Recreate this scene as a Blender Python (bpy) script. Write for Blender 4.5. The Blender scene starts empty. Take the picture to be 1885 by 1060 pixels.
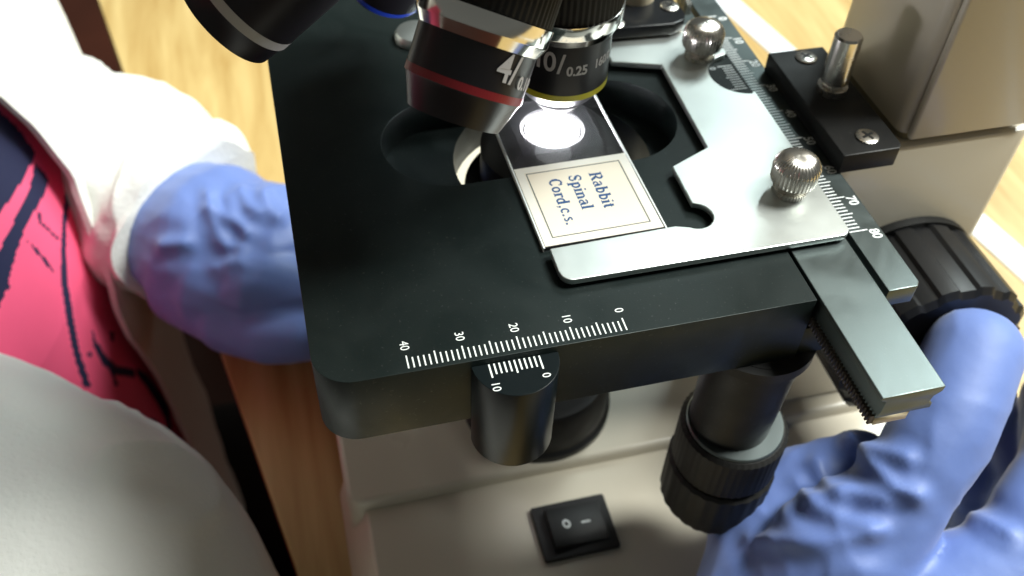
import bpy, bmesh, math, random
from mathutils import Vector, Matrix, noise
S = 0.001            # every length below is in millimetres
random.seed(4)
sc = bpy.context.scene
C = sc.collection

# ------------------------------------------------------------------ camera
cam = bpy.data.cameras.new('camera'); co = bpy.data.objects.new('camera', cam); C.objects.link(co)
co.location = (-52.562*S, -103.554*S, 134.216*S)
co.rotation_euler = (0.74134136, -0.034638452, -0.24809314)
cam.sensor_width = 36; cam.lens = 36*1786.752/1885
cam.clip_start = 0.01; cam.clip_end = 50
cam.dof.use_dof = True; cam.dof.focus_distance = 0.176; cam.dof.aperture_fstop = 19
sc.camera = co
sc.render.resolution_x, sc.render.resolution_y = 1024, 576

# ------------------------------------------------------------------ light
w = bpy.data.worlds.new('World'); sc.world = w; w.use_nodes = True
wn = w.node_tree.nodes; wl = w.node_tree.links
bg = wn['Background']
tcw = wn.new('ShaderNodeTexCoord'); sep = wn.new('ShaderNodeSeparateXYZ'); rampw = wn.new('ShaderNodeValToRGB')
wl.new(tcw.outputs['Generated'], sep.inputs[0]); mrw = wn.new('ShaderNodeMapRange'); mrw.inputs['From Min'].default_value = -1; wl.new(sep.outputs['Z'], mrw.inputs['Value']); wl.new(mrw.outputs[0], rampw.inputs[0])
me_ = rampw.color_ramp.elements.new(0.5); me_.color = (0.31, 0.32, 0.29, 1)
rampw.color_ramp.elements[0].position = 0.0; rampw.color_ramp.elements[0].color = (0.05, 0.045, 0.04, 1)
rampw.color_ramp.elements[2].position = 1.0; rampw.color_ramp.elements[2].color = (0.24, 0.25, 0.23, 1)
wl.new(rampw.outputs[0], bg.inputs[0]); bg.inputs[1].default_value = 0.36

def area(name, loc, target, size, power, col, sy=None):
    l = bpy.data.lights.new(name, 'AREA'); l.energy = power; l.color = col
    l.shape = 'RECTANGLE'; l.size = size*S; l.size_y = (sy or size)*S
    o = bpy.data.objects.new(name, l); C.objects.link(o)
    o.location = Vector(loc)*S
    o.rotation_euler = (Vector(target)-Vector(loc)).to_track_quat('-Z', 'Y').to_euler()
    return o
area('ceiling_light', (1060, 30, 1640), (0, 50, -60), 520, 84, (0.97, 1.0, 0.94), 820)
area('far_ceiling_light', (1380, 1120, 1700), (30, 0, 0), 800, 30, (0.86, 1.0, 0.99), 600)
sc.view_settings.view_transform = 'Standard'; sc.view_settings.look = 'None'
sc.view_settings.exposure = 0; sc.view_settings.gamma = 1; sc.view_settings.use_curve_mapping = False
sc.cycles.use_denoising = True
sc.cycles.max_bounces = 8; sc.cycles.transparent_max_bounces = 8
sc.cycles.sample_clamp_indirect = 4
sc.cycles.caustics_reflective = False; sc.cycles.caustics_refractive = False

# ------------------------------------------------------------------ materials
def mat(name, col, rough=0.5, metal=0.0, bump=0.0, bscale=400, bdist=0.1, var=0.0, vscale=60, spec=0.5, rvar=0.0, dust=0.0, **kw):
    m = bpy.data.materials.new(name); m.use_nodes = True
    n = m.node_tree.nodes; l = m.node_tree.links; b = n['Principled BSDF']
    b.inputs['Base Color'].default_value = (*col, 1); b.inputs['Roughness'].default_value = rough
    b.inputs['Metallic'].default_value = metal; b.inputs['Specular IOR Level'].default_value = spec
    for k, v in kw.items(): b.inputs[k.replace('_', ' ')].default_value = v
    tc = n.new('ShaderNodeTexCoord')
    if var > 0 or rvar > 0:
        t = n.new('ShaderNodeTexNoise'); t.inputs['Scale'].default_value = vscale; t.inputs['Detail'].default_value = 6
        l.new(tc.outputs['Object'], t.inputs['Vector'])
        if var > 0:
            mx = n.new('ShaderNodeMix'); mx.data_type = 'RGBA'
            mx.inputs['A'].default_value = (*[c*(1-var) for c in col], 1); mx.inputs['B'].default_value = (*[min(1, c*(1+var)) for c in col], 1)
            l.new(t.outputs['Fac'], mx.inputs['Factor']); l.new(mx.outputs['Result'], b.inputs['Base Color'])
        if rvar > 0:
            mr = n.new('ShaderNodeMapRange'); mr.inputs['From Min'].default_value = .3; mr.inputs['From Max'].default_value = .7
            mr.inputs['To Min'].default_value = rough-rvar; mr.inputs['To Max'].default_value = rough+rvar
            l.new(t.outputs['Fac'], mr.inputs['Value']); l.new(mr.outputs[0], b.inputs['Roughness'])
    if dust > 0:
        td = n.new('ShaderNodeTexNoise'); td.inputs['Scale'].default_value = 1500; td.inputs['Detail'].default_value = 2
        l.new(tc.outputs['Object'], td.inputs['Vector'])
        sm = n.new('ShaderNodeTexNoise'); sm.inputs['Scale'].default_value = 45; sm.inputs['Detail'].default_value = 8; sm.inputs['Distortion'].default_value = 1.5
        l.new(tc.outputs['Object'], sm.inputs['Vector'])
        md = n.new('ShaderNodeMapRange'); md.inputs['From Min'].default_value = .66; md.inputs['From Max'].default_value = .74; md.inputs['To Max'].default_value = dust
        l.new(td.outputs['Fac'], md.inputs['Value'])
        m3 = n.new('ShaderNodeMix'); m3.data_type = 'RGBA'; m3.inputs['B'].default_value = (.35, .36, .34, 1)
        src = b.inputs['Base Color'].links[0].from_socket if b.inputs['Base Color'].links else None
        if src: l.new(src, m3.inputs['A'])
        else: m3.inputs['A'].default_value = (*col, 1)
        l.new(md.outputs[0], m3.inputs['Factor']); l.new(m3.outputs['Result'], b.inputs['Base Color'])
        ms = n.new('ShaderNodeMapRange'); ms.inputs['From Min'].default_value = .35; ms.inputs['From Max'].default_value = .65
        ms.inputs['To Min'].default_value = rough-.07; ms.inputs['To Max'].default_value = rough+.09
        l.new(sm.outputs['Fac'], ms.inputs['Value']); l.new(ms.outputs[0], b.inputs['Roughness'])
    if bump > 0:
        t2 = n.new('ShaderNodeTexNoise'); t2.inputs['Scale'].default_value = bscale; t2.inputs['Detail'].default_value = 4
        l.new(tc.outputs['Object'], t2.inputs['Vector'])
        bp = n.new('ShaderNodeBump'); bp.inputs['Strength'].default_value = bump; bp.inputs['Distance'].default_value = bdist*S
        l.new(t2.outputs['Fac'], bp.inputs['Height']); l.new(bp.outputs[0], b.inputs['Normal'])
    return m
M = {}
M['stage'] = mat('black_anodised', (0.009, 0.015, 0.0146), 0.43, metal=.33, spec=.3, dust=.07, bump=0.25, bscale=2600, bdist=0.05, var=.2, rvar=.05, vscale=90)
M['rail'] = mat('grey_anodised', (0.12, 0.145, 0.145), 0.38, metal=.9, dust=.05, bump=0.25, bscale=2600, bdist=0.05, rvar=.04, vscale=80)
M['black'] = mat('black_satin', (0.008, 0.008, 0.008), 0.5, spec=.3, dust=.05, rvar=.08)
M['boss'] = mat('black_boss', (0.004, 0.007, 0.008), 0.30, spec=.2)
M['barrel'] = mat('satin_black_barrel', (0.011, 0.010, 0.013), 0.36, spec=.35)
M['blackgloss'] = mat('black_gloss', (0.009, 0.010, 0.012), 0.22, spec=.4, rvar=.05)
M['plastic'] = mat('black_plastic', (0.010, 0.010, 0.011), 0.4, spec=.4, bump=.2, bscale=900, bdist=.1)
M['rubber'] = mat('dark_rubber', (0.008, 0.0075, 0.007), 0.6, spec=.3, bump=.3, bscale=700, bdist=.2)
M['silver'] = mat('satin_silver', (0.70, 0.74, 0.72), 0.40, metal=1, bump=.25, bscale=1500, bdist=.03, rvar=.05, vscale=70, var=.06)
M['chrome'] = mat('chrome', (0.82, 0.8, 0.76), 0.13, metal=1, rvar=.04, vscale=200)
M['nickel'] = mat('worn_nickel', (0.74, 0.71, 0.66), 0.26, metal=1, bump=.2, bscale=600, bdist=.05, rvar=.06, vscale=220)
M['brass'] = mat('pale_brass', (0.66, 0.58, 0.42), 0.5, metal=.15, var=.2, vscale=300)
M['steelface'] = mat('turned_steel', (0.12, 0.14, 0.14), 0.4, metal=.8)
M['steel'] = mat('oily_steel', (0.07, 0.06, 0.05), 0.5, metal=.5)
M['ruler'] = mat('ruler_marking', (0.80, 0.84, 0.85), 0.5)
M['white'] = mat('white_marking', (0.80, 0.84, 0.82), 0.5, var=.08, vscale=900)
M['whitegrey'] = mat('engraved_white', (0.50, 0.49, 0.50), 0.5)
M['dimwhite'] = mat('worn_marking', (0.25, 0.26, 0.27), 0.5)
M['red'] = mat('red_band', (0.20, 0.008, 0.014), 0.4)
M['yellow'] = mat('yellow_band', (0.55, 0.50, 0.03), 0.4)
M['blue'] = mat('blue_band', (0.02, 0.06, 0.50), 0.35)
M['greyband'] = mat('pale_band', (0.42, 0.42, 0.41), 0.4)
M['cream'] = mat('cream_enamel', (0.60, 0.55, 0.45), 0.33, bump=.12, bscale=500, bdist=.15, var=.05, vscale=25, rvar=.06, Coat_Weight=.25, Coat_Roughness=.12)
M['groove'] = mat('seam_shadow_gap', (0.20, 0.18, 0.12), 0.7)
M['label'] = mat('paper_label', (0.82, 0.735, 0.61), 0.42, var=.05, vscale=80)
M['labeledge'] = mat('paper_border', (0.80, 0.77, 0.70), 0.42, var=.04, vscale=80)
M['ink'] = mat('blue_green_ink', (0.008, 0.065, 0.20), 0.5, var=.3, vscale=700)
M['darkink'] = mat('dark_ink', (0.02, 0.05, 0.06), 0.5)
M['coat'] = mat('white_cotton', (0.72, 0.72, 0.69), 0.9, bump=.8, bscale=700, bdist=.4, var=.04, vscale=30)
M['pink'] = mat('pink_knit', (0.95, 0.11, 0.24), 0.75, bump=.3, bscale=1200, bdist=.2, var=.08, vscale=60)
M['navy'] = mat('navy_print', (0.010, 0.014, 0.055), 0.8, bump=.3, bscale=1200, bdist=.2)
M['trousers'] = mat('dark_cloth', (0.012, 0.010, 0.010), 0.9)
M['floor'] = mat('dark_red_floor', (0.075, 0.018, 0.008), 0.45, var=.35, vscale=8)
M['strip'] = mat('aluminium_strip', (0.70, 0.74, 0.78), 0.5, var=.04)
def glove_mat():
    m = mat('blue_nitrile', (0.12, 0.185, 0.45), 0.56, var=.10, vscale=45, rvar=.08, bump=.35, bscale=170, bdist=.35)
    b = m.node_tree.nodes['Principled BSDF']
    b.inputs['Subsurface Weight'].default_value = .15; b.inputs['Subsurface Scale'].default_value = .004
    b.inputs['Subsurface Radius'].default_value = (.5, .6, 1)
    b.inputs['Sheen Weight'].default_value = .15
    return m
M['glove'] = glove_mat()
def glass_mat():
    m = bpy.data.materials.new('clear_glass'); m.use_nodes = True; n = m.node_tree.nodes; l = m.node_tree.links
    n.remove(n['Principled BSDF']); out = n['Material Output']
    t = n.new('ShaderNodeBsdfTransparent'); t.inputs[0].default_value = (.96, .97, .97, 1)
    g = n.new('ShaderNodeBsdfGlossy'); g.inputs['Roughness'].default_value = .04
    d = n.new('ShaderNodeBsdfDiffuse'); d.inputs[0].default_value = (.8, .78, .85, 1)
    f = n.new('ShaderNodeFresnel'); f.inputs[0].default_value = 1.5
    m1 = n.new('ShaderNodeMixShader'); m1.inputs[0].default_value = .018; l.new(t.outputs[0], m1.inputs[1]); l.new(d.outputs[0], m1.inputs[2])
    gm = n.new('ShaderNodeNewGeometry'); iv = n.new('ShaderNodeMath'); iv.operation = 'SUBTRACT'; iv.inputs[0].default_value = 1; l.new(gm.outputs['Backfacing'], iv.inputs[1])
    mu = n.new('ShaderNodeMath'); mu.operation = 'MULTIPLY'; l.new(iv.outputs[0], mu.inputs[0]); l.new(f.outputs[0], mu.inputs[1])
    m2 = n.new('ShaderNodeMixShader'); l.new(mu.outputs[0], m2.inputs[0]); l.new(m1.outputs[0], m2.inputs[1]); l.new(g.outputs[0], m2.inputs[2])
    l.new(m2.outputs[0], out.inputs[0]); return m
M['glass'] = glass_mat()
def emit(name, col, st):
    m = bpy.data.materials.new(name); m.use_nodes = True; b = m.node_tree.nodes['Principled BSDF']
    b.inputs['Base Color'].default_value = (.8, .8, .8, 1); b.inputs['Emission Color'].default_value = (*col, 1); b.inputs['Emission Strength'].default_value = st
    return m
M['lens_glow'] = emit('lit_lens', (1.0, 0.95, 1.0), 150)
M['dim_lens_glow'] = emit('dim_lit_lens', (1.0, 0.96, 0.98), 2.2)
def wood_mat():
    m = bpy.data.materials.new('varnished_wood'); m.use_nodes = True
    n = m.node_tree.nodes; l = m.node_tree.links; b = n['Principled BSDF']
    tc = n.new('ShaderNodeTexCoord'); mp = n.new('ShaderNodeMapping'); mp.inputs['Scale'].default_value = (42, 3.2, 10)
    l.new(tc.outputs['Object'], mp.inputs[0])
    t = n.new('ShaderNodeTexNoise'); t.inputs['Scale'].default_value = 2.4; t.inputs['Detail'].default_value = 12; t.inputs['Roughness'].default_value = .62; t.inputs['Distortion'].default_value = .5
    l.new(mp.outputs[0], t.inputs['Vector'])
    r = n.new('ShaderNodeValToRGB'); r.color_ramp.elements[0].position = .32; r.color_ramp.elements[0].color = (0.38, 0.235, 0.075, 1)
    r.color_ramp.elements[1].position = .68; r.color_ramp.elements[1].color = (0.60, 0.45, 0.20, 1)
    l.new(t.outputs['Fac'], r.inputs[0]); l.new(r.outputs[0], b.inputs['Base Color'])
    mp2 = n.new('ShaderNodeMapping'); mp2.inputs['Scale'].default_value = (900, 30, 10); l.new(tc.outputs['Object'], mp2.inputs[0])
    t2 = n.new('ShaderNodeTexNoise'); t2.inputs['Scale'].default_value = 1; l.new(mp2.outputs[0], t2.inputs['Vector'])
    bp = n.new('ShaderNodeBump'); bp.inputs['Strength'].default_value = .15; bp.inputs['Distance'].default_value = .0002
    l.new(t2.outputs['Fac'], bp.inputs['Height']); l.new(bp.outputs[0], b.inputs['Normal'])
    b.inputs['Roughness'].default_value = .38
    return m
M['wood'] = wood_mat()

# ------------------------------------------------------------------ mesh helpers
def empty(name, loc=(0, 0, 0)):
    o = bpy.data.objects.new(name, None); C.objects.link(o); o.location = Vector(loc)*S; o.empty_display_size = .02
    return o
def finish(bm, name, m, parent=None, smooth=35, bevel=0, seg=2, label=None, keep=None):
    if bevel:
        ed = [e for e in bm.edges if len(e.link_faces) == 2 and e.calc_face_angle(0) > math.radians(38) and not (keep and keep(e))]
        bmesh.ops.bevel(bm, geom=ed, offset=bevel, segments=seg, profile=.5, affect='EDGES', clamp_overlap=True)
    for v in bm.verts: v.co *= S
    me = bpy.data.meshes.new(name); bm.to_mesh(me); bm.free()
    ms = m if isinstance(m, (list, tuple)) else [m]
    for x in ms: me.materials.append(M[x] if isinstance(x, str) else x)
    if smooth:
        me.polygons.foreach_set('use_smooth', [True]*len(me.polygons)); me.set_sharp_from_angle(angle=math.radians(smooth))
        if bevel:
            for p in me.polygons:
                if abs(p.normal.z) > .99995: p.use_smooth = False
    o = bpy.data.objects.new(name, me); C.objects.link(o)
    if parent:
        o.parent = parent
        k = parent; off = Vector((0, 0, 0))
        while k: off += k.location; k = k.parent
        o.location = -off          # geometry is written in world millimetres
    if label: o['label'] = label
    return o
def box(bm, x0, x1, y0, y1, z0, z1, mi=0):
    v = [bm.verts.new((x, y, z)) for z in (z0, z1) for y in (y0, y1) for x in (x0, x1)]
    for q in ((0, 2, 3, 1), (4, 5, 7, 6), (0, 1, 5, 4), (2, 6, 7, 3), (0, 4, 6, 2), (1, 3, 7, 5)):
        bm.faces.new([v[i] for i in q]).material_index = mi
def arc(cx, cy, r, a0, a1, n=12):
    return [(cx+r*math.cos(math.radians(a0+(a1-a0)*i/n)), cy+r*math.sin(math.radians(a0+(a1-a0)*i/n))) for i in range(n+1)]
def prism(bm, outer, z0, z1, holes=(), mi=0):
    tops, bots = [], []
    for z, acc in ((z1, tops), (z0, bots)):
        edges = []
        for lp in [outer]+list(holes):
            vs = [bm.verts.new((x, y, z)) for x, y in lp]; acc.append(vs)
            edges += [bm.edges.new((vs[i], vs[(i+1) % len(vs)])) for i in range(len(vs))]
        if holes:
            bmesh.ops.triangle_fill(bm, use_beauty=True, use_dissolve=False, edges=edges, normal=(0, 0, 1))
        else:
            bm.faces.new(acc[0])
    for t, b in zip(tops, bots):
        for i in range(len(t)):
            j = (i+1) % len(t); bm.faces.new((t[i], t[j], b[j], b[i]))
    bmesh.ops.recalc_face_normals(bm, faces=bm.faces)
def frame_for(d):
    d = Vector(d).normalized(); u = d.orthogonal().normalized(); return u, d.cross(u), d
def lathe(bm, prof, org, d, n=64, uv=None, ridge=0, rn=0, cap=True, mi=0):
    """prof: (distance along d, radius) pairs"""
    u, v, d = uv if uv else frame_for(d); org = Vector(org); rings = []
    for s, r in prof:
        ring = []
        for i in range(n):
            a = 2*math.pi*i/n; rr = r + (ridge*(1 if (i*rn//n*2+ (1 if (i*rn/n) % 1 >= .5 else 0)) % 2 else 0) if rn else 0)
            ring.append(bm.verts.new(org + d*s + (u*math.cos(a)+v*math.sin(a))*max(rr, .01)))
        rings.append(ring)
    fs = []
    for a, b in zip(rings, rings[1:]):
        for i in range(n):
            j = (i+1) % n; fs.append(bm.faces.new((a[i], a[j], b[j], b[i])))
    if cap: fs.append(bm.faces.new(rings[0][::-1])); fs.append(bm.faces.new(rings[-1]))
    for f in fs: f.material_index = mi
    bmesh.ops.recalc_face_normals(bm, faces=fs)
def L(name, prof, org, d, m, parent, n=64, bevel=0, label=None, **k):
    bm = bmesh.new(); lathe(bm, prof, org, d, n, **k); return finish(bm, name, m, parent, bevel=bevel, label=label)
def text_mesh(body, size, bold=0.0, align='CENTER', spacing=1.0):
    cu = bpy.data.curves.new('lettering', 'FONT'); cu.body = body; cu.size = size; cu.align_x = align; cu.align_y = 'CENTER'
    cu.offset = bold; cu.space_character = spacing; cu.resolution_u = 4
    o = bpy.data.objects.new('lettering', cu); C.objects.link(o)
    dg = bpy.context.evaluated_depsgraph_get(); me = bpy.data.meshes.new_from_object(o.evaluated_get(dg))
    bpy.data.objects.remove(o); bpy.data.curves.remove(cu)
    return me
def add_text(bm, body, size, mtx, wrap=None, bold=0.0, align='CENTER', sx=1.0, spacing=1.0):
    me = text_mesh(body, size, bold, align, spacing)
    vs = []
    for v in me.vertices:
        c = Vector((v.co.x*sx, v.co.y, v.co.z)); c = wrap(c) if wrap else mtx @ c
        vs.append(bm.verts.new(c))
    for p in me.polygons:
        try: bm.faces.new([vs[i] for i in p.vertices])
        except ValueError: pass
    bpy.data.meshes.remove(me)
def flat(x, y, z, rot=-90): return Matrix.Translation((x, y, z)) @ Matrix.Rotation(math.radians(rot), 4, 'Z')

# ------------------------------------------------------------------ setting: floor and table
bm = bmesh.new(); box(bm, -3000, 3000, -2500, 4000, -905, -900)
fl = finish(bm, 'floor', 'floor', smooth=0); fl['kind'] = 'structure'

TZ = -150
table = empty('wooden_table', (80, 250, TZ)); table['label'] = 'yellow varnished wooden table under the microscope with a pale strip across it'; table['category'] = 'table'
tr = Matrix.Rotation(math.radians(11.2), 3, 'Z')
def trot(bm, pivot=(-73, 43, 0)):
    for v in bm.verts: v.co = tr @ (v.co-Vector(pivot)) + Vector(pivot)
bm = bmesh.new(); box(bm, -73, 232.9, -560, 900, TZ-28, TZ); trot(bm); finish(bm, 'tabletop', 'wood', table, bevel=1.5)
bm = bmesh.new(); box(bm, 246.6, 900, -560, 900, TZ-28, TZ-.3); trot(bm); finish(bm, 'side_panel', 'wood', table, bevel=1.5)
bm = bmesh.new(); box(bm, 233, 246.5, -560, 900, TZ-26, TZ+.8); trot(bm); finish(bm, 'edge_strip', 'strip', table, bevel=.8)
for x, y in ((-40, -500), (860, -500), (-40, 860), (860, 860)):
    bm = bmesh.new(); box(bm, x-25, x+25, y-25, y+25, -900, TZ-28.2); trot(bm); finish(bm, 'leg', 'wood', table, bevel=2)

# ------------------------------------------------------------------ the microscope
mic = empty('microscope', (40, 58, TZ)); mic['label'] = 'cream laboratory microscope with black mechanical stage and four objectives'; mic['category'] = 'microscope'
AX, AY = 3.0, 58.2

# base
bm = bmesh.new()
BX0 = -53
def rrect(x0, x1, y0, y1, r, n=6):
    return arc(x1-r, y1-r, r, 0, 90, n)+arc(x0+r, y1-r, r, 90, 180, n)+arc(x0+r, y0+r, r, 180, 270, n)+arc(x1-r, y0+r, r, 270, 360, n)
prism(bm, rrect(-55, 122, 35.2, 196, 5), -146, -101)
base = finish(bm, 'base', 'cream', mic, bevel=1.6, seg=3)
bm = bmesh.new()
b0 = rrect(-50.5, 118, -12, 60, 4); b1 = rrect(-57, 124, -20, 60, 6)
for lp0, lp1 in ((b0, b1),):
    t = [bm.verts.new((x, y, -105)) for x, y in lp0]; b = [bm.verts.new((x, y, -127)) for x, y in lp1]; c = [bm.verts.new((x, y, -146)) for x, y in lp1]
    bm.faces.new(t); bm.faces.new(c[::-1])
    for i in range(len(t)):
        j = (i+1) % len(t); bm.faces.new((t[j], t[i], b[i], b[j])); bm.faces.new((b[j], b[i], c[i], c[j]))
bmesh.ops.recalc_face_normals(bm, faces=bm.faces)
finish(bm, 'front_ledge', 'cream', base, bevel=.9, seg=3)
for x, y in ((-40, 0), (108, 0), (-40, 180), (108, 180)):
    L('foot', [(0, 10), (4.2, 10)], (x, y, TZ), (0, 0, 1), 'rubber', base, n=32)

# rocker switch
bm = bmesh.new(); prism(bm, rrect(-6.6, 14.6, 8.3, 24.8, .8, 4), -105, -103.4)
sw = finish(bm, 'power_switch', 'plastic', mic, bevel=.35)
bm = bmesh.new()
pts = [(-3.4, -104.6), (-3.2, -101.0), (4.4, -102.7), (12.4, -102.9), (12.6, -104.6)]
f = [bm.verts.new((x, 10.9, z)) for x, z in pts]; g = [bm.verts.new((x, 22.4, z)) for x, z in pts]
bm.faces.new(f); bm.faces.new(g[::-1])
for i in range(5): bm.faces.new((f[i], g[i], g[(i+1) % 5], f[(i+1) % 5]))
bmesh.ops.recalc_face_normals(bm, faces=bm.faces)
rk = finish(bm, 'rocker', 'plastic', sw, bevel=.35)
bm = bmesh.new()
for k in range(28):
    a, b = 2*math.pi*k/28, 2*math.pi*(k+1)/28
    q = [(1.7+r*math.cos(t), 17.2+r*1.15*math.sin(t)) for r, t in ((1.15, a), (1.15, b), (.62, b), (.62, a))]
    bm.faces.new([bm.verts.new((x, y, -102.35+(1.7-x)*.16+.04+0*y)) for x, y in q])
box(bm, 5.9, 8.5, 16.75, 17.4, -102.6, -101.75)
for v in bm.verts:
    x = v.co.x; top = (-101.0-1.7*(x+3.2)/7.6) if x < 4.4 else (-102.7-.2*(x-4.4)/8)
    v.co.z = top+.06 if v.co.z > -102.55 or x < 4.4 else top-.2
finish(bm, 'switch_symbols', 'ruler', sw, smooth=0)

# illuminator on the base
L('lamp_housing', [(0, 22), (2, 22), (3, 21), (16, 20.5), (17.4, 19.5), (17.6, 17), (14, 8), (14, .1)], (AX+1, AY, -101), (0, 0, 1), 'black', mic)
L('field_lens', [(0, 7), (.6, 6), (1.4, 4), (1.7, .1)], (AX, AY, -86.7), (0, 0, 1), 'dim_lens_glow', mic, n=48)

# pillar
bm = bmesh.new(); prism(bm, rrect(79.5, 114, 42, 76, 3), -1.6, 118); pil = finish(bm, 'pillar', 'cream', mic, bevel=1.2)
bm = bmesh.new(); prism(bm, rrect(81.0, 112.6, 40, 41.95, .8, 4), -1.4, 117); finish(bm, 'cover_plate', 'cream', pil, bevel=.5)
bm = bmesh.new(); prism(bm, rrect(62, 115, 40.4, 76, 3), -101, -3.4); finish(bm, 'lower_pillar', 'cream', pil, bevel=1.2)
bm = bmesh.new(); prism(bm, rrect(80.5, 114.6, 42.5, 75.4, 3), -3.4, -1.6); finish(bm, 'seam', 'groove', pil)
# head over the stage, unseen, widened to shade the coat
bm = bmesh.new(); prism(bm, rrect(-150, 38, 8, 108, 30), 118.2, 215); prism(bm, rrect(38.1, 122, 40, 77, 2), 118.2, 170); finish(bm, 'shading_head', 'cream', mic, bevel=4, seg=3)

# focus knob on this side
L('focus_knob', [(0, 21.5), (1.2, 23.2), (22, 23.2), (24, 22)], (92, 14.6, -51.5), (0, 1, 0), 'plastic', mic, n=180, ridge=.9, rn=15, bevel=0)
L('fine_focus_knob', [(0, 9.6), (1, 11), (17, 11), (18.4, 10)], (92, -4, -51.5), (0, 1, 0), 'plastic', mic, n=96)
L('focus_collar', [(0, 24), (2.2, 24)], (92, 38.1, -51.5), (0, 1, 0), 'black', mic, n=64)

# stage
bm = bmesh.new()
SY = -.85
outer = [(37.6, SY)]+[(37.6, 131)]+[(-56.3, 131)]+arc(-49.3, SY+7, 7, 180, 270, 10)
stad = arc(16.7, 59.6, 14.6, -90, 90, 28)+arc(-20.6, 59.6, 14.6, 90, 270, 28)
prism(bm, outer, -8, 0, [stad])
hole2 = arc(AX, AY, 22.5, 0, 352.5, 47)
prism(bm, outer, -17.4, -8.01, [hole2])
prism(bm, [(37.62, SY+.6), (47, SY+.6), (47, 131), (37.62, 131)], -17.3, -9.3)
stage = finish(bm, 'stage', 'stage', mic, bevel=.4, keep=lambda e: all(abs(v.co.z+8) < .1 for v in e.verts))
# scale on the front edge
bm = bmesh.new()
for k in range(41):
    ln = 2.9 if k % 5 == 0 else 2.35; hw = .13
    box(bm, -k-hw, -k+hw, 0, ln, 0, .03)
for k in (0, 10, 20, 30, 40): add_text(bm, str(k), 2.35, flat(-k, 4.85 if k == 0 else 5.0+(.15 if k > 20 else 0), .035), bold=.0, sx=.92)
finish(bm, 'stage_scale', 'white', stage, smooth=0)
# vernier boss
bm = bmesh.new(); prism(bm, [(-29.1, -.9)]+arc(-21.15, -1.0, 7.95, 180, 360, 30)+[(-13.2, -.9)], -24, -1.5)
boss = finish(bm, 'vernier_boss', 'boss', stage, bevel=.35, seg=3)
bm = bmesh.new()
for k in range(11):
    x = -16.8-k*.92; ln = 3.0 if k in (0, 10) else (2.9 if k == 5 else 2.35)
    box(bm, x-.15, x+.15, -1.1-ln, -1.1, -1.5, -1.46)
add_text(bm, '0', 2.2, flat(-16.7, -5.6, -1.455), sx=.95); add_text(bm, '10', 2.2, flat(-25.9, -6.1, -1.455), sx=.95)
finish(bm, 'vernier_scale', 'white', boss, smooth=0)
# chrome button on the stage and its shadowed skirt
L('clamp_button', [(0, 5.2), (1.2, 5.2), (2.2, 4.6), (2.6, 3), (2.7, .1)], (-20.5, 99.5, 0), (0, 0, 1), 'silver', stage, n=48)

# guide bar that slides with the plate
bar = None
bm = bmesh.new()
sec = [(38.4, 0), (38.4, -.9), (39.6, -1.6), (39.6, -4.4), (38.9, -6.2), (50.0, -6.2), (50.0, -4.9), (49.1, -4.2), (49.4, -2.6), (50.8, -1.4), (50.8, 0)]
f = [bm.verts.new((x, -24.4, z)) for x, z in sec]; g = [bm.verts.new((x, 98, z)) for x, z in sec]
bm.faces.new(f); bm.faces.new(g[::-1])
for i in range(len(sec)): bm.faces.new((f[i], g[i], g[(i+1) % len(sec)], f[(i+1) % len(sec)]))
bmesh.ops.recalc_face_normals(bm, faces=bm.faces)
bar = finish(bm, 'guide_bar', 'rail', mic, bevel=.22)
bm = bmesh.new(); box(bm, 39.4, 46, -24.2, 60, -8.6, -6.25); finish(bm, 'rack_blank', 'brass', bar, bevel=.15)
bm = bmesh.new()
for k in range(100):
    y = -24.0+k*.84
    box(bm, 38.3, 39.35, y, y+.42, -8.3, -5.9)
finish(bm, 'gear_rack', 'steel', bar, smooth=0)
# ruler bar
bm = bmesh.new()
prism(bm, [(52.2, -1.7), (58.4, -1.7), (59.3, -.6), (59.3, 112), (52.2, 112)], -4.6, 0)
rul = finish(bm, 'ruler_bar', 'rail', stage, bevel=.25)
bm = bmesh.new(); box(bm, 47.05, 59, 6, 112, -13, -9.2); box(bm, 53, 59, 6, 112, -9.2, -4.65); finish(bm, 'ruler_support', 'black', rul, smooth=0)
Y80 = 13.1+0.0
bm = bmesh.new()
for k in range(81):
    y = 14.6+80-k; ln = 4.0 if k % 10 == 0 else (3.3 if k % 5 == 0 else 2.7)
    box(bm, 52.35, 52.35+ln, y-.16, y+.16, 0, .03)
for k in range(0, 90, 10): add_text(bm, str(k), 3.0, flat(57.4, 13.2+80-k, .035), bold=.07, sx=.9)
finish(bm, 'ruler_scale', 'ruler', rul, smooth=0)
# stop block, screws and pin
bm = bmesh.new(); prism(bm, [(58.4, 31.5), (71.6, 31.5), (72.6, 33), (72.6, 70), (58.4, 70)], .1, 5)
blk = finish(bm, 'stop_block', 'black', stage, bevel=.3)
def screw(x, y, z, r, parent):
    o = L('screw', [(0, r), (.35, r), (.6, r*.8), (.6, .1)], (x, y, z), (0, 0, 1), 'nickel', parent, n=32)
    bm = bmesh.new(); a = random.uniform(.3, 1.2); c, s = math.cos(a), math.sin(a)
    for (dx, dy) in ((c, s), (-s, c)):
        n = Vector((-dy, dx, 0))*r*.13; d = Vector((dx, dy, 0))*r*.62; p = Vector((x, y, z+.63))
        bm.faces.new([bm.verts.new(q) for q in (p-d-n, p+d-n, p+d+n, p-d+n)])
        for v in bm.verts: v.co.z += .004
    finish(bm, 'cross_slot', 'black', o, smooth=0)
    return o
screw(66.3, 66.2, 5, 2.5, blk); screw(66.2, 36.3, 5, 2.5, blk)
L('stop_pin', [(0, 3.4), (1.5, 3.4), (1.9, 2.4), (2.6, 2.4), (2.9, 3.1), (14, 3.1), (14.5, 2.7), (14.5, .1)], (66.4, 53.5, 5), (0, 0, 1), 'nickel', blk, n=40)

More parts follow.
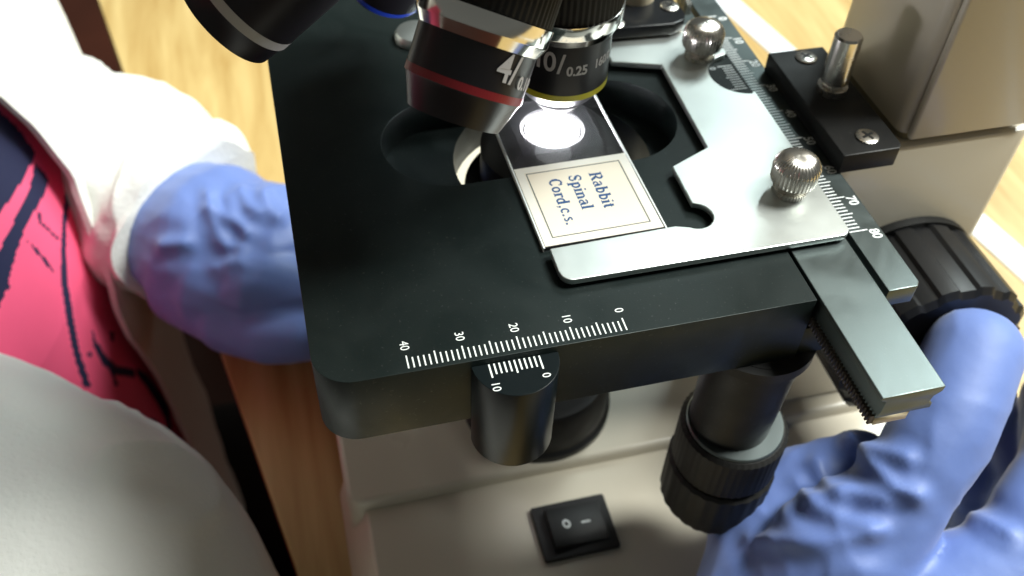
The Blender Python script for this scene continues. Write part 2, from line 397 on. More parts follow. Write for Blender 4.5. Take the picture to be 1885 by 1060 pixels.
# stage drive column and knobs under the stage
drv = L('stage_drive', [(-.5, 9.9), (31, 9.2)], (34.0, 7.0, -17.9), (-.02, 0, -1), 'black', mic)
L('drive_flange', [(0, 12.4), (2.6, 12.4)], (33.5, 8, -17.45), (0, 0, -1), 'black', drv)
L('upper_drive_knob', [(0, 11.4), (.8, 12.3), (13, 12.3), (14, 11.8)], (34.4, 6.0, -48.5), (0, 0, -1), 'rubber', drv, n=192, ridge=.12, rn=48)
L('lower_drive_knob', [(0, 11.9), (.8, 12.7), (14.5, 12.7), (17, 11.4), (17.6, 8.5)], (34.4, 6.0, -63), (0, 0, -1), 'rubber', drv, n=144, ridge=.2, rn=24)
L('knob_face', [(0, 10.9), (.4, 11.2), (.7, 11.2)], (34.4, 6.0, -47.7), (0, 0, -1), 'steelface', drv)

# slide holder plate
bm = bmesh.new()
PL = [(-8.9, 20.8), (-8.9, 14.6)]+arc(-6.4, 14.4, 2.4, 180, 270, 6)+arc(48.8, 14.3, 2.2, 270, 360, 6)
PL += [(51.2, 60)]+arc(51.2, 67.2, 8.0, 262, 98, 22)+[(51.0, 76.5)]
PL += [(45.5, 89), (25.5, 90), (22.6, 87), (22.4, 77.6), (33.6, 74.0), (32.7, 43.2), (23.0, 38.8), (22.9, 27.4)]
PL += arc(22.1, 23.6, 3.7, 78, -128, 16)+[(17.2, 21.6), (15.9, 21.6)]
prism(bm, PL, .95, 2.35)
hold = finish(bm, 'slide_holder', 'silver', mic, bevel=.28)
def knurled(x, y):
    o = L('thumb_knob', [(0, 3.4), (1.1, 3.4), (1.3, 2.3), (2.6, 2.3), (2.9, 4.0), (3.4, 4.5), (6.6, 4.65), (7.2, 4.45), (8.2, 3.9), (8.9, 2.9), (9.3, 1.5), (9.4, .1)],
          (x, y, 2.4), (0, 0, 1), 'nickel', hold, n=140, ridge=.22, rn=35)
    return o
knurled(44.0, 26.4); knurled(43.6, 75.4)
# vernier inset seen through the round notch
bm = bmesh.new(); prism(bm, arc(51.2, 67.2, 8.6, 258, 102, 22)+[(51.6, 76), (51.6, 58)], .2, .9)
ins = finish(bm, 'vernier_plate', 'stage', hold, bevel=.1)
bm = bmesh.new()
for k in range(11):
    y = 72.4-k*.92; ln = 3.6 if k in (0, 10) else (3.2 if k == 5 else 2.7)
    box(bm, 50.9-ln, 50.9, y-.16, y+.16, .9, .93)
add_text(bm, '0', 2.1, flat(45.9, 72.0, .94), bold=.02); add_text(bm, '10', 2.0, flat(46.6, 62.6, .94), bold=.02)
finish(bm, 'vernier_marks', 'ruler', ins, smooth=0)
# spring clip block at the back of the holder
bm = bmesh.new(); prism(bm, [(12, 86), (40, 84.6), (43.4, 86), (44.6, 89), (43.6, 99), (12, 101)], 2.9, 6.0)
clp = finish(bm, 'clip_block', 'blackgloss', hold, bevel=.4)
screw(41.6, 92.0, 6.0, 2.3, clp); screw(26.2, 87.2, 6.0, 2.0, clp); screw(42.3, 87.0, 2.5, 1.4, hold)
L('clip_pivot', [(0, 4.5), (4, 4.5), (5, 3.6), (5.2, .1)], (35, 98, 6.0), (0, 0, 1), 'brass', clp, n=40)
bm = bmesh.new(); prism(bm, [(46.3, 92), (47.6, 92), (51, 112), (49.6, 112)], 3, 6); finish(bm, 'clip_spring', 'nickel', hold)
bm = bmesh.new(); prism(bm, [(16.3, 84), (22, 84), (22, 98), (19, 100.5), (10, 99.5), (4, 100.5), (4, 98.6), (14, 97.6)], 1.4, 2.6); finish(bm, 'clip_arm', 'black', hold, bevel=.2)

# condenser in the opening
con = L('condenser', [(0, 16), (10, 16), (13.6, 12.6), (14.6, 9), (14.7, 7.2), (13.9, 6.6), (13.9, .1)], (AX, AY+1.9, -15.5), (0, 0, 1), 'black', mic)
L('condenser_barrel', [(0, 20), (20, 20)], (AX, AY, -36), (0, 0, 1), 'black', con)
L('condenser_lens', [(0, 5.9), (.6, 5.8), (1.0, 4.2), (1.15, 2), (1.2, .1)], (AX, AY+1.9, -1.4), (0, 0, 1), 'lens_glow', con, n=48)  # emission stands in for illuminator light rising through the condenser
L('condenser_bottom_lens', [(0, 9), (.6, 8), (1, .1)], (AX, AY, -36.3), (0, 0, -1), 'dim_lens_glow', con, n=40)  # emission added so a bright spot is mirrored in the base

# nosepiece and objectives
AL, PH, ZN = 0.44, -0.043, 88.3
apex = Vector((AX, AY, ZN))
ax0 = Vector((-math.sin(AL)*math.cos(PH), -math.sin(AL)*math.sin(PH), -math.cos(AL)))
d0 = Vector((0, 0, -1))
def odir(k): return (Matrix.Rotation(k*math.pi/2, 3, ax0) @ d0).normalized()
nose = L('nosepiece', [(0, 20), (2, 30), (14, 34), (24, 33), (30, 26), (31, .1)], apex-ax0*2, ax0, 'black', mic, n=96)
def uvd(d):
    side = d.cross(Vector((0.35, -1, 0.0))).normalized()
    return (side, d.cross(side).normalized(), d)
def objective(k, L_sil, R, L_band, L_end, Rend, band, tip=None, bandw=1.4, gaps=None, n=96, rb=.93):
    d = odir(k); uv = uvd(d)
    P = lambda name, prof, m, parent, nn=n, **kw: L(name, prof, apex, d, m, parent, n=nn, uv=uv, **kw)
    o = P('objective', [(L_sil, R*.96), (L_sil+1.0, R*rb), (L_band+bandw, R*rb), (L_band+bandw+.4, R*rb-.3), (L_end, Rend), (L_end, .1)], 'barrel', mic)
    P('knurled_collar', [(L_sil-30, R*.9), (L_sil-24, R*1.0), (L_sil-4.3, R*1.0), (L_sil-4.2, R*.98)], 'rubber', o, 240, ridge=.18, rn=60, cap=False)
    P('chrome_ring', [(L_sil-4.2, R*1.0), (L_sil-4.1, R*1.045), (L_sil-1.2, R*1.045), (L_sil-.9, R*1.03), (L_sil+.9, R*.945), (L_sil+1.0, R*.9)], 'chrome', o, cap=False)
    bm = bmesh.new(); u, v, dd = uv
    for i in range(n):
        a, b = 2*math.pi*i/n, 2*math.pi*(i+1)/n
        if gaps and any(g0 <= (math.degrees(a)) % 360 < g1 for g0, g1 in gaps): continue
        q = [apex+dd*s+(u*math.cos(t)+v*math.sin(t))*(R*rb+.05) for s, t in ((L_band, a), (L_band, b), (L_band+bandw, b), (L_band+bandw, a))]
        bm.faces.new([bm.verts.new(x) for x in q])
    finish(bm, 'colour_band', band, o, label=None)
    if tip:
        L('front_lens', [(0, 4.2), (.2, 4.1), (.4, .1)], apex+d*(L_end+tip[1]+.02), d, 'white', P('front_tip', [(L_end-.2, tip[0]), (L_end+tip[1]*.5, tip[0]*.96), (L_end+tip[1], tip[2]), (L_end+tip[1], .1)], 'black', o), n=32)  # front lens oversized and coloured white so it looks brightly lit from below
    return o, uv, d
def engrave(o, uv, d, R, items, ang0):
    """items: (text, size, arc offset mm, distance along axis)"""
    u, v, dd = uv; bm = bmesh.new()
    for body, size, off, s in items:
        def wrap(c, off=off, s=s):
            a = ang0-(off+c.x)/R
            return apex+dd*(s-c.y)+(u*math.cos(a)+v*math.sin(a))*(R+.04)
        add_text(bm, body, size, None, wrap=wrap, bold=.10, align='LEFT', sx=.86)
    finish(bm, 'lettering', 'whitegrey', o, smooth=0)
GAP4 = [(0, 0)]
o10, uv10, d10 = objective(0, 59.2, 11.2, 71.8, 76.2, 7.8, 'yellow', tip=(6.4, 3.6, 4.8), rb=.885)
o4, uv4, d4 = objective(1, 56.4, 11.25, 64.2, 71.2, 8.3, 'red', bandw=1.4, gaps=GAP4)
o40, uv40, d40 = objective(3, 63, 11, 82.6, 87, 8.0, 'blue', tip=(6.4, 1.5, 4.4))
o100, uv100, d100 = objective(2, 59.5, 12.0, 77.6, 84.0, 10.6, 'greyband', bandw=1.9)
def ang_to(uv, target, R, s):
    u, v, d = uv; c = apex+d*s; t = Vector(target)-c; return math.atan2(t.dot(v), t.dot(u))
camp = Vector((-52.6, -103.6, 134.2))
a10 = ang_to(uv10, (-33, -103, 134), 9.86, 66)
engrave(o10, uv10, d10, 9.93, [('1', 6.2, -6.95, 63.9), ('0', 6.2, -4.6, 64.2), ('/', 6.2, -1.7, 64.5), ('0.25', 3.0, .2, 66.0), ('160/0.17', 2.8, 6.2, 65.5)], a10)
a4 = ang_to(uv4, (-33, -103, 134), 10.7, 60)
engrave(o4, uv4, d4, 10.7, [('4/', 6.6, 3.4, 60.2), ('0.10', 3.0, 8.6, 61.8)], a4)

# ------------------------------------------------------------------ the glass slide
sl = empty('microscope_slide', (3, 40, .1)); sl['label'] = 'glass microscope slide labelled Rabbit Spinal Cord held by the silver plate'; sl['category'] = 'slide'
rs = Matrix.Rotation(math.radians(.9), 3, 'Z')
def srot(bm, piv=(-9.5, 22.2, 0)):
    for v in bm.verts: v.co = rs @ (v.co-Vector(piv)) + Vector(piv)
bm = bmesh.new(); box(bm, -9.5, 15.9, 22.2, 98.2, .05, 1.1); srot(bm); finish(bm, 'glass', 'glass', sl, bevel=.08)
bm = bmesh.new(); box(bm, -9.62, -9.3, 22.2, 98.2, 1.11, 1.16); box(bm, 15.7, 16.02, 22.2, 98.2, 1.11, 1.16); box(bm, -9.62, -9.53, 22.2, 98.2, .1, 1.1); box(bm, 15.93, 16.02, 22.2, 98.2, .1, 1.1); srot(bm); finish(bm, 'ground_edge', 'white', sl)
bm = bmesh.new(); box(bm, -6, 12, 49.5, 67.5, 1.13, 1.28); srot(bm); finish(bm, 'cover_glass', 'glass', sl)
bm = bmesh.new(); box(bm, -9.2, 15.4, 22.5, 45.9, 1.12, 1.24); srot(bm); lab = finish(bm, 'paper_label', 'label', sl, smooth=0)
bm = bmesh.new()
def fr(x0, x1, y0, y1, t, z0, z1):
    box(bm, x0, x1, y0, y0+t, z0, z1); box(bm, x0, x1, y1-t, y1, z0, z1); box(bm, x0, x0+t, y0+t, y1-t, z0, z1); box(bm, x1-t, x1, y0+t, y1-t, z0, z1)
fr(-9.15, 15.35, 22.55, 45.85, 1.7, 1.242, 1.25); srot(bm); finish(bm, 'label_border', 'labeledge', lab, smooth=0)
bm = bmesh.new(); fr(-7.2, 13.4, 24.5, 43.9, .22, 1.252, 1.265); srot(bm); finish(bm, 'border_line', 'darkink', lab, smooth=0)
# serif lettering drawn stroke by stroke: (width, [points]) on a one-unit cap height
def A(cx, cy, rx, ry, a0, a1, n=12): return [(cx+rx*math.cos(math.radians(a0+(a1-a0)*i/n)), cy+ry*math.sin(math.radians(a0+(a1-a0)*i/n))) for i in range(n+1)]
TK, TN, MD = .2, .075, .13
def stem(x, y0, y1, s0=.13, s1=.13, both=(1, 1)):
    o = [(TK, [(x, y0), (x, y1)])]
    if both[0]: o.append((TN, [(x-s0-.05, y0+.03), (x+s1+.05, y0+.03)]))
    if both[1]: o.append((TN, [(x-s0-.05, y1-.03), (x+.05, y1-.03)]))
    return o
G = {
 'R': (.86, stem(.2, 0, 1)+[(TN, [(.2, .97), (.45, .97)]), (MD+.04, A(.42, .74, .22, .23, 85, -85)), (TN, [(.2, .5), (.45, .5)]), (TK, [(.42, .5), (.7, .04)]), (TN, [(.6, .03), (.86, .03)])]),
 'a': (.6, [(MD, A(.27, .49, .18, .15, 160, 20)), (TK, [(.42, .5), (.42, .1)]), (MD, [(.42, .1), (.5, .04), (.57, .08)]), (MD, A(.26, .19, .17, .16, 70, 300))]),
 'b': (.66, [(TK, [(.18, 0), (.18, 1)]), (TN, [(.04, .97), (.2, .97)]), (MD+.03, A(.34, .32, .2, .29, 120, -120))]),
 'i': (.34, stem(.17, 0, .64)+[(.18, [(.17, .84), (.17, .97)])]),
 't': (.4, [(TK, [(.2, .08), (.2, .86)]), (TN, [(.04, .62), (.38, .62)]), (MD, [(.2, .08), (.28, .03), (.38, .1)])]),
 'S': (.66, [(MD, A(.33, .74, .2, .22, 30, 200)), (TK, [(.15, .66), (.33, .52), (.5, .38)]), (MD, A(.33, .25, .2, .22, 20, -150)), (TN, [(.55, .95), (.55, .68)]), (TN, [(.11, .05), (.11, .32)])]),
 'p': (.66, [(TK, [(.18, -.32), (.18, .63)]), (TN, [(.04, .6), (.2, .6)]), (TN, [(.03, -.29), (.34, -.29)]), (MD+.03, A(.34, .32, .2, .29, 120, -120))]),
 'n': (.7, stem(.18, 0, .64)+[(MD, A(.36, .43, .16, .18, 150, 0)), (TK, [(.52, .45), (.52, 0)]), (TN, [(.4, .03), (.66, .03)])]),
 'l': (.34, stem(.17, 0, 1)),
 'C': (.74, [(MD+.02, A(.4, .5, .28, .46, 45, 315, 18)), (TK, [(.14, .3), (.12, .5), (.14, .7)]), (TN, [(.64, .98), (.64, .66)])]),
 'o': (.62, [(MD+.02, A(.31, .32, .2, .28, 0, 360, 18))]),
 'r': (.5, stem(.18, 0, .64)+[(MD, A(.36, .42, .16, .18, 150, 50)), (.15, [(.44, .56), (.47, .48)])]),
 'd': (.66, [(TK, [(.46, 0), (.46, 1)]), (TN, [(.32, .97), (.48, .97)]), (TN, [(.46, .03), (.6, .03)]), (MD+.03, A(.3, .32, .2, .29, 60, 300))]),
 ',': (.3, [(.17, [(.15, .0), (.15, .14)]), (.08, [(.18, .02), (.1, -.2)])]),
 'c': (.52, [(MD+.02, A(.3, .32, .2, .28, 50, 310)), (.14, [(.42, .52), (.44, .44)])]),
 '.': (.3, [(.18, [(.14, -.02), (.14, .15)])]),
 's': (.48, [(MD, A(.24, .47, .13, .13, 30, 200)), (.14, [(.13, .42), (.24, .33), (.35, .24)]), (MD, A(.24, .17, .13, .14, 20, -150))]),
}
def stroke(bm, w, pts, f):
    P = [Vector(p) for p in pts]; Lf, Rt = [], []
    for i, p in enumerate(P):
        d = (P[min(i+1, len(P)-1)]-P[max(i-1, 0)]).normalized(); nrm = Vector((-d.y, d.x))*w/2
        Lf.append(f(p+nrm)); Rt.append(f(p-nrm))
    for i in range(len(P)-1):
        bm.faces.new([bm.verts.new(q) for q in (Lf[i], Lf[i+1], Rt[i+1], Rt[i])])
def serif(bm, text, xb, y0, width, cap):
    tot = sum(G[c][0] for c in text); k = width/tot; x = 0; z = 1.256
    for c in text:
        for wd, pts in G[c][1]:
            z += .0004
            stroke(bm, wd, pts, lambda p, x=x, z=z: Vector((xb+p.y*cap, y0-(x+p.x)*k, z)))
        x += G[c][0]
bm = bmesh.new()
serif(bm, 'Rabbit', 5.45, 41.6, 11.0, 2.6); serif(bm, 'Spinal', .95, 41.7, 10.6, 2.6); serif(bm, 'Cord,c.s.', -3.45, 41.3, 14.0, 2.6)
finish(bm, 'lettering', 'ink', lab, smooth=0)

# ------------------------------------------------------------------ the person
per = empty('person', (-240, 200, -600)); per['label'] = 'person in white coat and blue gloves over a pink navy-patterned top, hands at the microscope'; per['category'] = 'person'
def fbm(p, s, o=3): return noise.fractal(Vector(p)/s, 1.0, 2.0, o)
def in_poly(x, y, poly):
    c = False; j = len(poly)-1
    for i in range(len(poly)):
        if (poly[i][1] > y) != (poly[j][1] > y) and x < (poly[j][0]-poly[i][0])*(y-poly[i][1])/(poly[j][1]-poly[i][1])+poly[i][0]: c = not c
        j = i
    return c
TCX, TCY = -241, 200
PRINT = [[(137.3, -12.6), (161.8, -47.2), (168.2, -61.6), (169.8, -73.1), (163.0, -73.0), (139.5, -70.9), (114.4, -64.1), (91.8, -23.4)], [(166.4, -74.8), (168.9, -81.2), (169.2, -84.3), (162.7, -84.5), (152.4, -83.1), (144.7, -82.7), (135.4, -85.1), (126.1, -89.3), (119.4, -91.3), (106.9, -93.0), (112.1, -79.7), (123.6, -79.1), (133.5, -78.1), (143.8, -77.1), (155.7, -76.8)], [(176.9, -95.0), (178.4, -100.7), (170.9, -99.7), (163.1, -101.3), (155.3, -106.5), (148.5, -112.7), (142.5, -122.7), (137.7, -137.1), (134.4, -153.2), (131.4, -148.1), (134.3, -134.3), (138.7, -119.5), (146.9, -108.1), (157.3, -100.6), (164.5, -97.4)], [(149.2, -138.1), (148.8, -145.3), (149.9, -154.6), (153.8, -165.7), (166.6, -184.9), (163.5, -186.7), (150.5, -167.1), (146.0, -155.1), (145.7, -144.4)], [(148.9, -161.5), (150.6, -164.9), (150.0, -172.7), (147.5, -170.6)], [(168.7, -185.9), (175.8, -200.7), (181.7, -218.3), (185.9, -236.4), (179.5, -246.9), (174.7, -250.9), (171.4, -244.5), (177.1, -234.7), (175.7, -222.3), (170.3, -201.8), (166.1, -187.9)], [(125.6, -84.3), (127.6, -88.6), (127.2, -90.6), (124.3, -88.5), (117.3, -86.3)], [(153.6, -84.3), (155.0, -86.1), (153.4, -87.8), (151.4, -86.0)], [(152.7, -87.0), (156.9, -100.2), (155.6, -99.9), (151.4, -86.8)], [(142.4, -85.1), (145.0, -92.8), (146.2, -104.1), (144.9, -104.0), (143.4, -92.2)], [(159.1, -151.8), (162.1, -156.0), (159.6, -158.2), (157.7, -155.1)], [(141.2, -141.2), (143.2, -144.4), (141.8, -144.8), (140.2, -142.0)], [(162.5, -213.5), (168.6, -224.4), (165.5, -224.1), (160.5, -215.5)]]
def torso_xy(th, z, a, b):
    wr = 1.2*fbm((math.cos(th)*120, math.sin(th)*160, z), 60, 2)
    return TCX-max(0, z+120)*.1+(a+wr)*math.cos(th), TCY+(b+wr)*math.sin(th)
# blouse
bm = bmesh.new(); a, b = 112, 160
ths = []
t = -math.pi
while t < math.pi-.01:
    ths.append(t); t += .006 if -1.1 < t < .35 else .1
zs = []; z = 60.0
while z > -420: zs.append(z); z -= .85 if -270 < z < 20 else 9
rows = [[bm.verts.new((*torso_xy(th, z, a, b), z)) for th in ths] for z in zs]
for i in range(len(rows)-1):
    zc = (zs[i]+zs[i+1])/2
    for j in range(len(ths)):
        k = (j+1) % len(ths)
        f = bm.faces.new((rows[i][j], rows[i+1][j], rows[i+1][k], rows[i][k]))
        yc = f.calc_center_median().y
        if -1.1 < ths[j] < .35 and any(in_poly(yc, zc, q) for q in PRINT): f.material_index = 1
bm.faces.new(rows[0]); bm.faces.new(rows[-1][::-1])
finish(bm, 'blouse', ['pink', 'navy'], per, smooth=60)
# coat: torso shell open at the front
edge = [(60, 70), (-40.2, 154.1), (-57.3, 161.9), (-82.9, 167.3), (-121.4, 158.3), (-153.6, 156.3), (-190.0, 165.9), (-222.0, 172.3), (-276.3, 178.7), (-420, 190)]
def lerp_edge(z):
    for (z0, y0), (z1, y1) in zip(edge, edge[1:]):
        if z <= z0 and z >= z1: return y0+(y1-y0)*(z0-z)/(z0-z1)
    return edge[-1][1]
bm = bmesh.new(); rows_o, rows_i = [], []
zs = [60-4*i for i in range(118)]
NT = 90
for z in zs:
    t0 = math.asin(max(-1, min(1, (lerp_edge(z)-TCY)/168))); t1 = 2*math.pi-1.35
    ro, ri = [], []
    for j in range(NT+1):
        th = t0+(t1-t0)*j/NT
        fl_ = 1.5*fbm((math.cos(th)*120+9, math.sin(th)*160, z), 45, 3)*(1+2*max(0, -(z+200))/200)
        for R_, acc in ((0, ro), (-2.2, ri)):
            x, y = torso_xy(th, z, 120+R_+fl_, 168+R_+fl_); acc.append(bm.verts.new((x, y, z)))
    rows_o.append(ro); rows_i.append(ri)
for rows, fl_ in ((rows_o, 1), (rows_i, 0)):
    for i in range(len(rows)-1):
        for j in range(NT): bm.faces.new((rows[i][j], rows[i+1][j], rows[i+1][j+1], rows[i][j+1]) if fl_ else (rows[i][j+1], rows[i+1][j+1], rows[i+1][j], rows[i][j]))
for i in range(len(zs)-1):
    for j in (0, NT): bm.faces.new((rows_o[i][j], rows_i[i][j], rows_i[i+1][j], rows_o[i+1][j]))
coat = finish(bm, 'lab_coat', 'coat', per, smooth=80)

def ridged(p, d, s, k=3.0, seed=0):
    """sharp fold lines running along direction d"""
    d = Vector(d).normalized(); q = Vector(p)+Vector((seed, seed*.7, 0)); al = q.dot(d); pr = (q-d*al)
    w_ = noise.noise((pr+d*al*.16)/s+Vector((0, 0, 3.1*0)))
    return math.pow(max(0, 1-abs(w_)*k), 2)

def catmull(P, n):
    out = []
    for i in range(len(P)-1):
        p0, p1, p2, p3 = P[max(i-1, 0)], P[i], P[i+1], P[min(i+2, len(P)-1)]
        for k in range(n):
            t = k/n; out.append([.5*((2*b_)+(-a_+c_)*t+(2*a_-5*b_+4*c_-d_)*t*t+(-a_+3*b_-3*c_+d_)*t**3) for a_, b_, c_, d_ in zip(p0, p1, p2, p3)])
    out.append(list(P[-1])); return out
def sleeve(name, path, m, parent, folds=2.5, fs=26, n=160, seg=44, seed=0):
    """path: (x, y, z, radius)"""
    pts = catmull(path, seg); bm = bmesh.new(); rings = []; up = Vector((0.3, 0.2, 1)).normalized()
    for i, p in enumerate(pts):
        c = Vector(p[:3]); d = (Vector(pts[min(i+1, len(pts)-1)][:3])-Vector(pts[max(i-1, 0)][:3])).normalized()
        u = (up-d*up.dot(d)).normalized(); v = d.cross(u); ring = []
        for j in range(n):
            a = 2*math.pi*j/n; q = c+(u*math.cos(a)+v*math.sin(a))*p[3]
            s = i/len(pts)
            w_ = folds*(fbm(q+Vector((seed, 0, 0)), fs, 3)+.7*math.sin(s*38+2.2*math.cos(a+seed)+3*fbm(q, 50, 2)))
            w_ += .9*folds*ridged(q, (.4, 1, .3), 34, 5, seed)-.8*folds*math.exp(-((s-.47-.035*math.cos(a+1.2))/.0045)**2)+.25*fbm(q, 7, 2)
            ring.append(bm.verts.new(c+(u*math.cos(a)+v*math.sin(a))*(p[3]+w_)))
        rings.append(ring)
    fs_ = []
    for a_, b_ in zip(rings, rings[1:]):
        for j in range(n): fs_.append(bm.faces.new((a_[j], a_[(j+1) % n], b_[(j+1) % n], b_[j])))
    bm.faces.new(rings[0][::-1]); bm.faces.new(rings[-1])
    bmesh.ops.recalc_face_normals(bm, faces=bm.faces)
    return finish(bm, name, m, parent, smooth=80)
sleeve('sleeve', [(-350, 290, -40, 50), (-280, 296, -112, 46), (-212, 286, -128, 42), (-178, 258, -126, 40), (-152, 232, -122, 40), (-123, 208, -117, 38), (-103, 186, -117, 35), (-94, 176, -117, 33)], 'coat', coat, folds=2.0, seed=3)
sleeve('sleeve', [(-265, 80, -84, 66), (-206, 66, -112, 64), (-178, 50, -113, 63), (-155, 37, -117, 62), (-139, 22, -127, 62), (-132, -10, -150, 62), (-118, -75, -190, 60), (-50, -150, -215, 52), (25, -145, -190, 42), (60, -92, -142, 33)], 'coat', coat, folds=1.3, fs=60, seed=11)
# trousers: seat and two thighs below the table
bm = bmesh.new()
for y0, y1 in ((150, 120), (260, 290)):
    rings = []
    for i in range(9):
        t = i/8; c = Vector((-300+290*t, y0+(y1-y0)*t, -470-8*t)); r = 82-18*t
        rings.append([bm.verts.new(c+Vector((0, r*math.cos(2*math.pi*j/24), r*.9*math.sin(2*math.pi*j/24)))) for j in range(24)])
    for p, q in zip(rings, rings[1:]):
        for j in range(24): bm.faces.new((p[j], p[(j+1) % 24], q[(j+1) % 24], q[j]))
    bm.faces.new(rings[0]); bm.faces.new(rings[-1][::-1])
bmesh.ops.recalc_face_normals(bm, faces=bm.faces)
finish(bm, 'trousers', 'trousers', per, smooth=60)

# gloves: tapered capsules fused by a voxel remesh, then creased
def capsules(bm, chains, n=20):
    for ch in chains:
        for (x0, y0, z0, r0), (x1, y1, z1, r1) in zip(ch, ch[1:]):
            a_, b_ = Vector((x0, y0, z0)), Vector((x1, y1, z1)); d = (b_-a_); ln = d.length; d.normalize(); u = d.orthogonal().normalized(); v = d.cross(u)
            prof = [(-r0*math.cos(t), r0*math.sin(t)) for t in (0.08, .4, .8, 1.2)]+[(0, r0)]+[(ln*k/4, r0+(r1-r0)*k/4) for k in (1, 2, 3)]+[(ln, r1)]+[(ln+r1*math.cos(t), r1*math.sin(t)) for t in (1.2, .8, .4, .08)]
            rings = [[bm.verts.new(a_+d*s+(u*math.cos(2*math.pi*j/n)+v*math.sin(2*math.pi*j/n))*r) for j in range(n)] for s, r in prof]
            for p, q in zip(rings, rings[1:]):
                for j in range(n): bm.faces.new((p[j], p[(j+1) % n], q[(j+1) % n], q[j]))
            bm.faces.new(rings[0][::-1]); bm.faces.new(rings[-1])
def glove(name, chains, crease, parent, label, vox=1.1, smooth_it=7):
    bm = bmesh.new(); capsules(bm, chains); bmesh.ops.recalc_face_normals(bm, faces=bm.faces)
    o = finish(bm, name, 'glove', None, smooth=0)
    md = o.modifiers.new('fuse', 'REMESH'); md.mode = 'VOXEL'; md.voxel_size = vox*S; md.use_smooth_shade = True
    ms = o.modifiers.new('soft', 'SMOOTH'); ms.factor = .6; ms.iterations = smooth_it
    dg = bpy.context.evaluated_depsgraph_get(); me = bpy.data.meshes.new_from_object(o.evaluated_get(dg))
    bpy.data.objects.remove(o)
    nr = [v.normal.copy() for v in me.vertices]
    for v, nn in zip(me.vertices, nr):
        v.co += nn*crease(v.co/S)*S
    me.name = name
    me.polygons.foreach_set('use_smooth', [True]*len(me.polygons))
    o = bpy.data.objects.new(name, me); C.objects.link(o); o.parent = parent; o.location = -parent.location
    if not me.materials: me.materials.append(M['glove'])
    o['label'] = label
    return o
FR = [[(45.2, -8.8, -44.9), (45.4, -11.9, -46.4), (47.5, -15.3, -47.0), (55.7, -21.5, -45.1)], [(40.5, -11.3, -48.7), (42.4, -14.8, -49.5), (48.0, -17.1, -47.5)], [(42.9, -16.4, -49.9), (48.4, -22.2, -49.7), (54.0, -26.7, -48.4)], [(27.6, -18.6, -58.1), (39.8, -23.2, -54.6), (51.6, -26.6, -49.8)], [(52.9, -7.4, -39.7), (55.5, -14.5, -41.9), (59.0, -21.0, -42.9), (61.8, -24.0, -42.4)], [(53.4, -7.6, -39.5), (56.4, -11.4, -39.8), (61.8, -16.6, -38.9)], [(71.4, -33.2, -39.9), (75.2, -38.5, -39.2)]]
FL = [[(-83.1, 146.0, -79.6), (-82.5, 143.0, -83.0), (-79.5, 140.9, -85.8)], [(-83.9, 142.6, -83.3), (-82.9, 138.6, -88.0), (-81.0, 134.5, -92.6)], [(-77.1, 145.2, -81.2), (-76.8, 140.8, -86.2), (-74.1, 137.2, -90.4)], [(-72.5, 146.5, -80.2), (-71.3, 143.1, -84.2), (-69.1, 141.4, -86.3)], [(-65.7, 145.2, -82.2), (-64.9, 142.2, -85.7), (-62.7, 140.0, -88.2)], [(-100.2, 134.6, -89.2), (-93.3, 135.3, -89.8)], [(-76.4, 133.2, -94.4), (-77.7, 131.2, -96.4), (-84.4, 129.5, -97.3)]]
VR = (-0.474, -0.377, 0.796)
VL = (0.074, -0.732, 0.677)
def fold_field(p, lines, view, wdt):
    view = Vector(view); out = 0
    for ln in lines:
        best = 1e9
        for a_, b_ in zip(ln, ln[1:]):
            a3, b3 = Vector(a_), Vector(b_); ab = b3-a3; ap = Vector(p)-a3
            ab -= view*ab.dot(view); ap -= view*ap.dot(view)
            t = max(0, min(1, ap.dot(ab)/ab.length_squared)); best = min(best, (ap-ab*t).length)
        out += math.exp(-(best/wdt)**2)-.6*math.exp(-((best-2.4*wdt)/(1.5*wdt))**2)
    return out
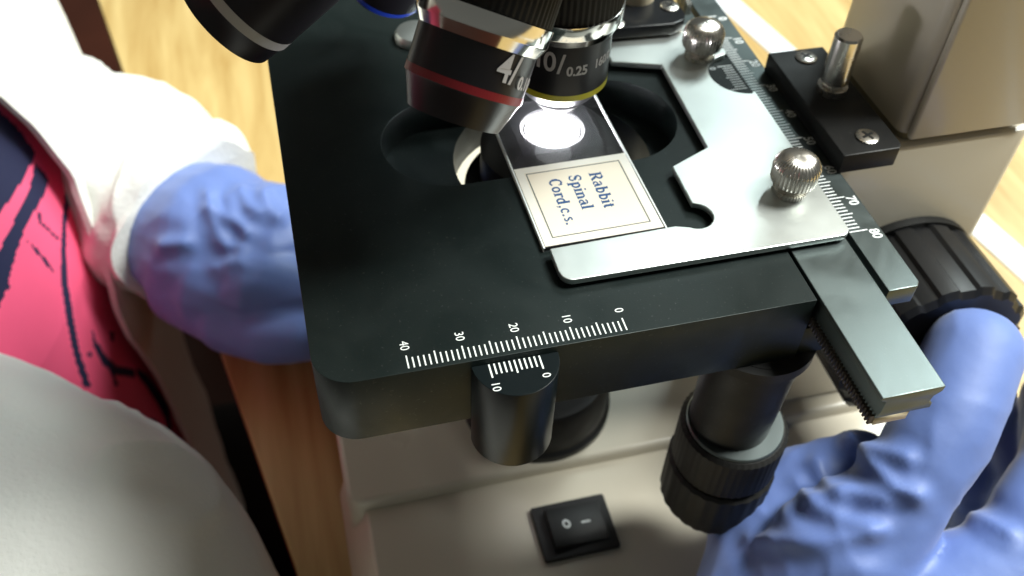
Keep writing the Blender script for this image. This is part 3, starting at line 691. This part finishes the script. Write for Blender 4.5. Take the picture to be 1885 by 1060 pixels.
def crease_r(p):
    c = .9*fbm(p, 34, 2)+.95*fold_field(p, FR, VR, 1.7)
    c += .3*ridged(p, (1, .2, -.45), 18, 5)*max(0, min(1, (70-p.x)/16))
    c += .25*ridged(p, (.5, .5, -.6), 20, 6, 3)+.06*fbm(p, 5, 2)
    return c
glove('glove', [
  [(91.5, 5, -38.5, 11.3), (78, -9, -44, 10.6), (65, -17, -54, 12), (53, -22, -67, 17), (47, -29, -84, 22)],     # thumb on the rim of the knob
  [(70, 2, -71, 9), (58, -1, -78, 13), (46, -10, -85, 17), (41, -26, -90, 23)],                                  # web and heel
  [(52, -34, -84, 20), (72, -40, -72, 17), (90, -35, -63, 13), (108, -20, -57, 10.5), (120, -4, -55, 9)],        # index finger
  [(54, -38, -90, 20), (80, -40, -80, 16), (100, -32, -72, 12.5), (116, -16, -67, 10), (124, 2, -62, 9)],
  [(54, -40, -97, 19), (82, -38, -92, 15), (102, -28, -86, 11.5), (117, -12, -80, 9.6), (121, 4, -76, 8.6)],
  [(52, -42, -104, 17), (78, -38, -104, 13), (97, -26, -100, 10.6), (110, -12, -95, 9), (112, 0, -90, 8)],
  [(47, -31, -88, 23), (54, -46, -98, 26), (58, -68, -118, 30)]
  ], crease_r, per, 'blue gloved right hand turning the focus knob')
def crease_l(p):
    return 1.0*fbm(p, 32, 2)+1.35*fold_field(p, FL, VL, 2.1)+.25*ridged(p, (1, .3, 0), 20, 5, 9)+.08*fbm(p, 6, 2)
glove('glove', [
  [(-94, 170, -119, 27), (-84, 158, -115, 29), (-70, 149, -110, 24)],
  [(-70, 156, -107, 15), (-52, 154, -106, 10), (-36, 148, -108, 9), (-26, 140, -110, 8)],
  [(-70, 142, -108, 15), (-52, 138, -108, 10), (-36, 132, -110, 9), (-26, 124, -112, 8)],
  [(-72, 132, -110, 16), (-54, 122, -110, 10), (-40, 114, -112, 9), (-30, 108, -114, 8)],
  [(-82, 142, -117, 22), (-68, 124, -116, 13), (-54, 110, -117, 9), (-44, 102, -118, 8)],
  [(-92, 150, -122, 21), (-84, 128, -122, 12), (-72, 115, -119, 9), (-60, 108, -114, 8)]], crease_l, per, 'blue gloved left hand resting beside the stage, in shade')
